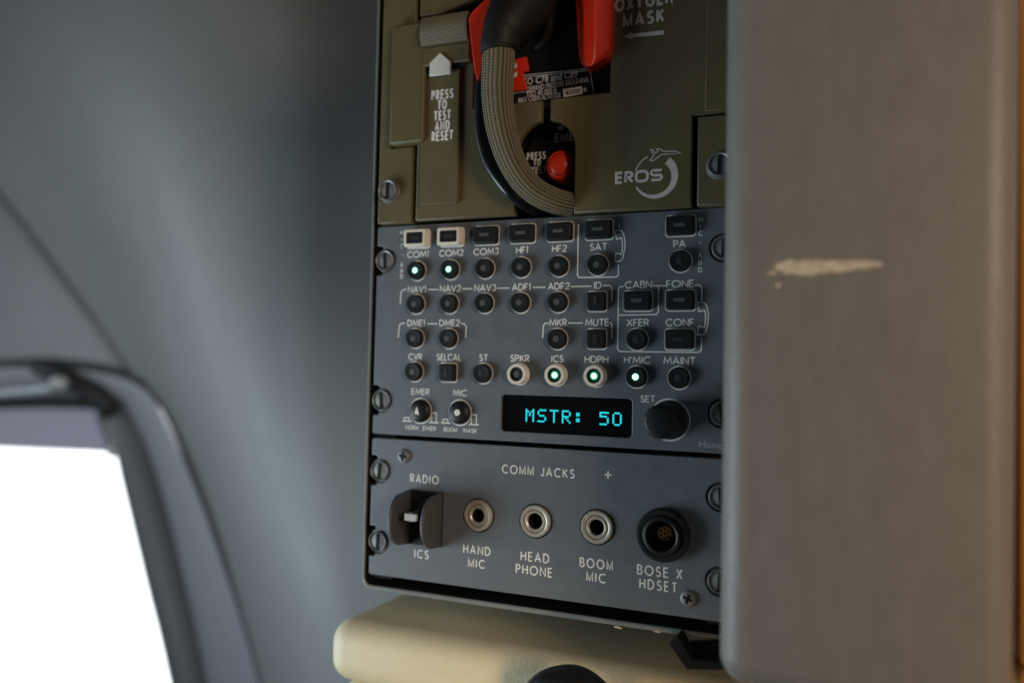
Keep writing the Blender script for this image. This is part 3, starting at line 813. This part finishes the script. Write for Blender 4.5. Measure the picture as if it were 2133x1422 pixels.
# test dial behind the cutout
dial = G().lathe([(14, 11), (14, 9.2), (.0001, 9.2)], 40, 3.5, 38).build('test_dial', M['black'], box, 40)
bx, bz = xz(1165, 343, 3)
rb = G().lathe([(6.0, 9.2), (5.95, 5.2), (5.7, 4.0), (5.1, 3.1), (4.6, 3.2), (4.4, 3.1), (4.2, 2.4), (3.4, 1.7), (2.0, 1.25), (.0001, 1.1)], 40, bx, bz).build('test_button', M['reddk'], box, 35)
L = G()
for s, px, py, h, w in (('PRESS', 1117, 325, 3.1, 8.0), ('TO', 1119, 339, 2.8, 3.2), ('TEST', 1122, 355, 2.8, 6.2), ('EMER', 1182, 285, 3.6, 10.5)):
    X, Z = xz(px, py, 9.1); text(L, s, X, Z, h, w, sw=.18, gap=.3, y=9.1, plainM=True)
X, Z = xz(1168, 267, 9.1); L.lathe([(1.1, 9.1), (.0001, 9.08)], 16, X, Z)
L.build('lettering', M['ink'], dial, None)

# ================================================================== OXYGEN MASK
mask = thing('oxygen_mask', 'black quick donning mask with red grips and braided hose stowed in olive box', 'oxygen mask', (0, -10, 60))
G().box(-27, 27, 9.5, 12.8, 58.5, 150).build('mask_body', M['black'], mask, None, bevel=1)
g = G()
for px, py in ((1088, 117), (1113, 121), (1137, 120), (1163, 112), (1118, 98), (1142, 94)):
    X, Z = xz(px, py, 9.4); g.lathe([(1.05, 9.42), (.0001, 9.40)], 14, X, Z)
g.build('vent_hole', M['dark'], mask, None)
# data plate
Yp = 8.4
c4 = [at(1060, 157, Yp), at(1228, 140, Yp), at(1237, 196, Yp), at(1060, 219, Yp)]
pl = G().add(c4 + [p + Vector((0, .8, 0)) for p in c4], [(3, 2, 1, 0), (0, 1, 5, 4), (1, 2, 6, 5), (2, 3, 7, 6), (3, 0, 4, 7)]).build('data_plate', M['blackgloss'], mask, None)
L = G()
def on_plate(body, px, py, px2, py2, size, bold=0):
    """write body between two photo points on the plate"""
    a, b = at(px, py, Yp - .08), at(px2, py2, Yp - .08)
    v, f = btext(body, size, bold)
    w = max(x for x, _ in v) - min(x for x, _ in v); x0 = min(x for x, _ in v)
    d = (b - a)
    up = Vector((-d.z, 0, d.x)).normalized()
    L.add([a + d * ((x - x0) / w) + up * z for x, z in v], f)
on_plate('TSO C78 and C89', 1081, 180, 1203, 161, 4.0, .04)
on_plate('DILUTER DEMAND PRESSURE BREATHING', 1062, 197, 1226, 171, 3.0, .02)
on_plate('TSO 40 000 ft', 1096, 203, 1160, 194, 3.2, .04)
on_plate('MAX CABIN ALTITUDE', 1080, 215, 1168, 203, 3.0, .02)
on_plate('ft', 1216, 192, 1222, 191, 2.6, .03)
p4 = [at(1172, 186, Yp - .1), at(1212, 180, Yp - .1), at(1214, 196, Yp - .1), at(1174, 203, Yp - .1)]
L.add(p4, [(3, 2, 1, 0)])
for a, b in (((1062, 160), (1228, 143)), ((1062, 164), (1229, 147)), ((1228, 141), (1237, 196))):
    L.ribbon([xz(*a, Yp - .06), xz(*b, Yp - .06)], .22, Yp - .06)
L.build('lettering', M['ink'], pl, None)
L = G(); on = None
a, b = at(1178, 199, Yp - .16), at(1209, 194, Yp - .16)
v, f = btext('45000', 2.6, .05); w = max(x for x, _ in v) - min(x for x, _ in v); x0 = min(x for x, _ in v); d = b - a; up = Vector((-d.z, 0, d.x)).normalized()
L.add([a + d * ((x - x0) / w) + up * z for x, z in v], f)
L.build('figure', M['dark'], pl, None)
# small red tag at the left of the plate
def solid(name, px, Y, t, m, parent, bevel=.4):
    return plate(name, [xz(x, y, Y) for x, y in px][::-1], Y, t, m, parent, bevel=bevel)
tag = solid('red_tag', [(1055, 128), (1096, 118), (1101, 146), (1088, 151), (1097, 186), (1062, 192)], 6.6, 1.6, M['red'], mask, .25)
L = G()
X, Z = xz(1071, 138, 6.5); text(L, 'H', X, Z, 2.6, 2.2, sw=.2, y=6.52)
L.add([(x, 6.5, z) for x, z in (xz(1062, 163, 6.5), xz(1078, 148, 6.5), xz(1076, 160, 6.5))], [(2, 1, 0), ])
L.build('lettering', M['ink'], tag, None)
# red grips
def grip(px_l, px_r, ridge, parent):
    """a moulded tongue: left edge, ridge and right edge as photo points on their own planes"""
    n = len(ridge)
    g = G(); vs = []
    for (a, b, c) in zip(px_l, ridge, px_r):
        A, B, C = at(*a, -7), at(*b, -13), at(*c, -8)
        D, E_ = C + Vector((0, 9, 0)), A + Vector((0, 9, 0))
        B2 = at(b[0] - 0.62 * (b[0] - a[0]), b[1] - .62 * (b[1] - a[1]), -13)
        vs += [A, B2, B, C, D, E_]
    fs = []
    for i in range(n - 1):
        for k in range(6): fs.append((i * 6 + k, i * 6 + (k + 1) % 6, i * 6 + 6 + (k + 1) % 6, i * 6 + 6 + k))
    fs += [tuple(range(6))[::-1], tuple(range((n - 1) * 6, n * 6))]
    return g.add(vs, fs).build('grip', M['red'], parent, 28, bevel=.7, segs=3)
grip([(1190, -120), (1194, -40), (1200, 20), (1203, 80), (1206, 122), (1214, 138)],
     [(1274, -120), (1274, -40), (1274, 20), (1273, 70), (1272, 100), (1262, 118)],
     [(1235, -120), (1236, -40), (1237, 20), (1238, 80), (1238, 122), (1232, 140)], mask)
lg = [(975, 40), (983, 24), (1006, 2), (1040, -26), (1110, -64), (1112, -26), (1066, 8), (1030, 34), (1014, 50), (1010, 70), (1008, 110), (1003, 155), (995, 170), (988, 150), (981, 95)]
gp = solid('grip', lg, -15, 12, M['red'], mask, .6)
# rubber boot, braided hose, microphone cable
hose_mat = bpy.data.materials.new('braided_hose'); hose_mat.use_nodes = True
nt = hose_mat.node_tree; b = nt.nodes['Principled BSDF']; b.inputs['Roughness'].default_value = .75
uvn = nt.nodes.new('ShaderNodeUVMap'); uvn.uv_map = 'hose'
sep = nt.nodes.new('ShaderNodeSeparateXYZ'); nt.links.new(uvn.outputs[0], sep.inputs[0])
def mth(op, a, b_=None, c=None):
    m_ = nt.nodes.new('ShaderNodeMath'); m_.operation = op
    for i, x in enumerate((a, b_)):
        if x is None: continue
        if isinstance(x, (int, float)): m_.inputs[i].default_value = x
        else: nt.links.new(x, m_.inputs[i])
    return m_.outputs[0]
U, Vv = sep.outputs[0], sep.outputs[1]
ang = mth('MULTIPLY', U, 2 * math.pi * 22)
par = mth('SIGN', mth('SINE', mth('MULTIPLY', ang, .5)))
wv = mth('SINE', mth('ADD', mth('MULTIPLY', Vv, 2 * math.pi / .95), mth('MULTIPLY', par, mth('MULTIPLY', ang, .35))))
rib = mth('ABSOLUTE', mth('SINE', mth('MULTIPLY', ang, .5)))
hgt = mth('MULTIPLY', rib, mth('ADD', mth('MULTIPLY', wv, .35), 1.0))
ramp = nt.nodes.new('ShaderNodeValToRGB')
ramp.color_ramp.elements[0].position, ramp.color_ramp.elements[0].color = .12, (.048, .042, .028, 1)
ramp.color_ramp.elements[1].position, ramp.color_ramp.elements[1].color = .85, (.195, .172, .108, 1)
nt.links.new(hgt, ramp.inputs[0]); nt.links.new(ramp.outputs[0], b.inputs['Base Color'])
bp = nt.nodes.new('ShaderNodeBump'); bp.inputs['Strength'].default_value = .8; bp.inputs['Distance'].default_value = .0005
nt.links.new(hgt, bp.inputs['Height']); nt.links.new(bp.outputs[0], b.inputs['Normal'])
hp = [(1041, 60, -24), (1038, 130, -23), (1036, 200, -21), (1045, 272, -19), (1067, 338, -16), (1102, 388, -12), (1148, 416, -7), (1196, 427, 1), (1258, 430, 8)]
g = sweep([(*at(*p), (5.7, 5.7, 5.6, 5.3, 4.95, 4.75, 4.55, 4.3, 4.2)[i]) for i, p in enumerate(hp)], 110, 14, ridge=lambda a, l: .20 * abs(math.sin(11 * a)))
o = g.build('hose', hose_mat, mask, 60)
me = o.data; uvl = me.uv_layers.new(name='hose')
for p in me.polygons:
    for li, vi in zip(p.loop_indices, p.vertices):
        u, v = g.uv[vi]
        if max(g.uv[x][0] for x in p.vertices) - min(g.uv[x][0] for x in p.vertices) > .5 and u < .5: u += 1
        uvl.data[li].uv = (u, v)
cp = [(1008, 90, -9), (1006, 150, -10), (1003, 220, -11), (1006, 290, -11), (1026, 350, -11), (1066, 402, -9), (1110, 432, 0), (1150, 450, 8)]
sweep([(*at(*p), 2.7) for p in cp], 20, 8).build('cable', M['blackgloss'], mask, 60)
bp_ = [(1041, 110, -24, 6.6), (1041, 100, -24, 7.0), (1046, 72, -24, 7.3), (1056, 52, -23, 8.4), (1075, 24, -19, 10.2), (1096, -8, -14, 11.6), (1112, -70, -6, 13.5), (1130, -150, 0, 14)]
sweep([(*at(x, y, Y), r) for x, y, Y, r in bp_], 32, 6).build('boot', M['boot'], mask, 60)
sweep([(*at(1140, -30, -2), 2.0), (*at(1146, 30, 2), 2.0), (*at(1138, 80, 6), 2.0), (*at(1118, 100, 9), 2.0)], 14, 6).build('strap_cord', M['boot'], mask, 60)

# ================================================================== CUSHION, HANDLE
def pillow(x0, x1, y0, y1, z0, z1, r, seg=6):
    bm = bmesh.new()
    bmesh.ops.create_cube(bm, size=1)
    for v in bm.verts:
        v.co = (x0 if v.co.x < 0 else x1, y0 if v.co.y < 0 else y1, z0 if v.co.z < 0 else z1)
    bmesh.ops.bevel(bm, geom=bm.edges[:], offset=r, segments=seg, profile=.5, affect='EDGES')
    g = G()
    bm.verts.index_update()
    g.add([tuple(v.co) for v in bm.verts], [[v.index for v in f.verts] for f in bm.faces])
    bm.free()
    return g
cush = thing('padded_armrest', 'cream leather padded cushion under the rack beside the wall', 'cushion', (0, 60, -260))
pillow(-93.5, 95, 1, 84, -175, -149.6, 9.5, 8).build('top_pad', M['seat'], cush, 60)
pillow(-90, 95, 4, 82, -260, -174.8, 9).build('lower_pad', M['seat'], cush, 60)

handle = thing('hump_lever', 'black hump shaped lever handle in front of the cream cushion', 'handle', at(1190, 1480, -20))
hp = [(1062, 1540, 5), (1096, 1484, 6), (1138, 1440, 6.8), (1178, 1428, 7), (1214, 1436, 7), (1262, 1478, 6.5), (1310, 1540, 6)]
sweep([(*at(x, y, -18), r) for x, y, r in hp], 20, 6).build('grip_bar', M['blackgloss'], handle, 60)

brk = thing('seat_bracket', 'black slanted metal bracket at the shaded end of the cream cushion', 'bracket', at(1460, 1400, -6))
q = [(1392, 1340), (1412, 1322), (1442, 1372), (1520, 1378), (1520, 1396), (1430, 1394)]
solid('bracket_plate', q, -8, 8, M['dark'], brk, .6)
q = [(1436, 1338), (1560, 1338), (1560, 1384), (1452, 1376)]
solid('shadow_plate', q, -2, 4, M['boot'], brk, .6)  # dark sheet added to stand for the shade behind the bracket

# ================================================================== COLUMN AND CABINET
colm = thing('trim_column', 'broad brown grey padded column with a pale scrape across its face', 'column', (112, -40, -128))
g = pillow(77.6, 147.2, -62, 12, -127.5, 330, 8.0, 8)
g.v = [(x + (z + 120) * .0092 if x > 112 else x, y, z) for x, y, z in g.v]     # its far edge leans out a little upwards
g.build('padded_face', M['column'], colm, 60)
# the scrape: paint and skin torn off the face, ragged along its length, a little sunken
m = M['column']; nt = m.node_tree; bs = nt.nodes['Principled BSDF']
geo = nt.nodes.new('ShaderNodeNewGeometry'); sp = nt.nodes.new('ShaderNodeSeparateXYZ'); nt.links.new(geo.outputs['Position'], sp.inputs[0])
def N(op, a, b_=0.0, clamp=False):
    n_ = nt.nodes.new('ShaderNodeMath'); n_.operation = op; n_.use_clamp = clamp
    for i, x in enumerate((a, b_)):
        if isinstance(x, (int, float)): n_.inputs[i].default_value = x
        else: nt.links.new(x, n_.inputs[i])
    return n_.outputs[0]
def noise(sc, stretch, detail=5):
    mp = nt.nodes.new('ShaderNodeMapping'); mp.inputs['Scale'].default_value = stretch
    nt.links.new(geo.outputs['Position'], mp.inputs['Vector'])
    n_ = nt.nodes.new('ShaderNodeTexNoise'); n_.inputs['Scale'].default_value = sc; n_.inputs['Detail'].default_value = detail
    nt.links.new(mp.outputs[0], n_.inputs['Vector'])
    return n_.outputs[0]
fine, coarse = noise(900, (.45, 1, 1.3)), noise(330, (.5, 1, 1.2), 3)
field = None
for px, py, hl, hh, k in ((1684, 556, 8.4, 2.35, 1.25), (1735, 554, 8.0, 1.75, 1.2), (1782, 551, 6.4, 1.1, 1.0), (1607, 569, 1.5, .55, .9), (1621, 594, .6, .55, 1.0), (1694, 569, 1.3, .8, .9), (1650, 559, 3.0, 1.1, .9)):
    c = at(px, py, -62)
    dx = N('DIVIDE', N('SUBTRACT', sp.outputs[0], c.x * S), hl * S)
    dz = N('DIVIDE', N('SUBTRACT', sp.outputs[2], c.z * S), hh * S)
    e = N('MULTIPLY', N('SUBTRACT', 1.0, N('ADD', N('MULTIPLY', dx, dx), N('MULTIPLY', dz, dz))), k)
    field = e if field is None else N('MAXIMUM', field, e)
field = N('ADD', N('MAXIMUM', field, -2.0), N('ADD', N('MULTIPLY', N('SUBTRACT', fine, .5), 1.7), N('MULTIPLY', N('SUBTRACT', coarse, .5), 1.5)))
torn = N('MULTIPLY', N('MULTIPLY', N('ADD', field, -.05), 3.5, True), N('LESS_THAN', sp.outputs[1], -.0610))
old = bs.inputs['Base Color'].links[0].from_socket
core = nt.nodes.new('ShaderNodeMix'); core.data_type = 'RGBA'
core.inputs[6].default_value, core.inputs[7].default_value = (.46, .37, .25, 1), (.78, .68, .52, 1)
nt.links.new(N('MULTIPLY', N('SUBTRACT', fine, .30), 2.4, True), core.inputs[0])
mx = nt.nodes.new('ShaderNodeMix'); mx.data_type = 'RGBA'
nt.links.new(torn, mx.inputs[0]); nt.links.new(old, mx.inputs[6]); nt.links.new(core.outputs[2], mx.inputs[7]); nt.links.new(mx.outputs[2], bs.inputs['Base Color'])
b1 = bs.inputs['Normal'].links[0].from_node
b2 = nt.nodes.new('ShaderNodeBump'); b2.invert = True; b2.inputs['Strength'].default_value = .7; b2.inputs['Distance'].default_value = .0007
nt.links.new(torn, b2.inputs['Height']); nt.links.new(b1.outputs[0], b2.inputs['Normal']); nt.links.new(b2.outputs[0], bs.inputs['Normal'])
for z0, z1, lab in ((-119.6, 330, 'tall orange cabinet panel beyond the column above the thin dark joint'), (-330, -121.4, 'orange cabinet panel beyond the column below the thin dark joint')):
    cb = pillow(at(2124.5, 1100, -30).x, 300, -30, -6, z0, z1, 1.0, 2).build('cabinet_panel', M['orange'], None, 40)
    cb['label'], cb['category'], cb['group'] = lab, 'cabinet panel', 'orange cabinet panels beyond the column'
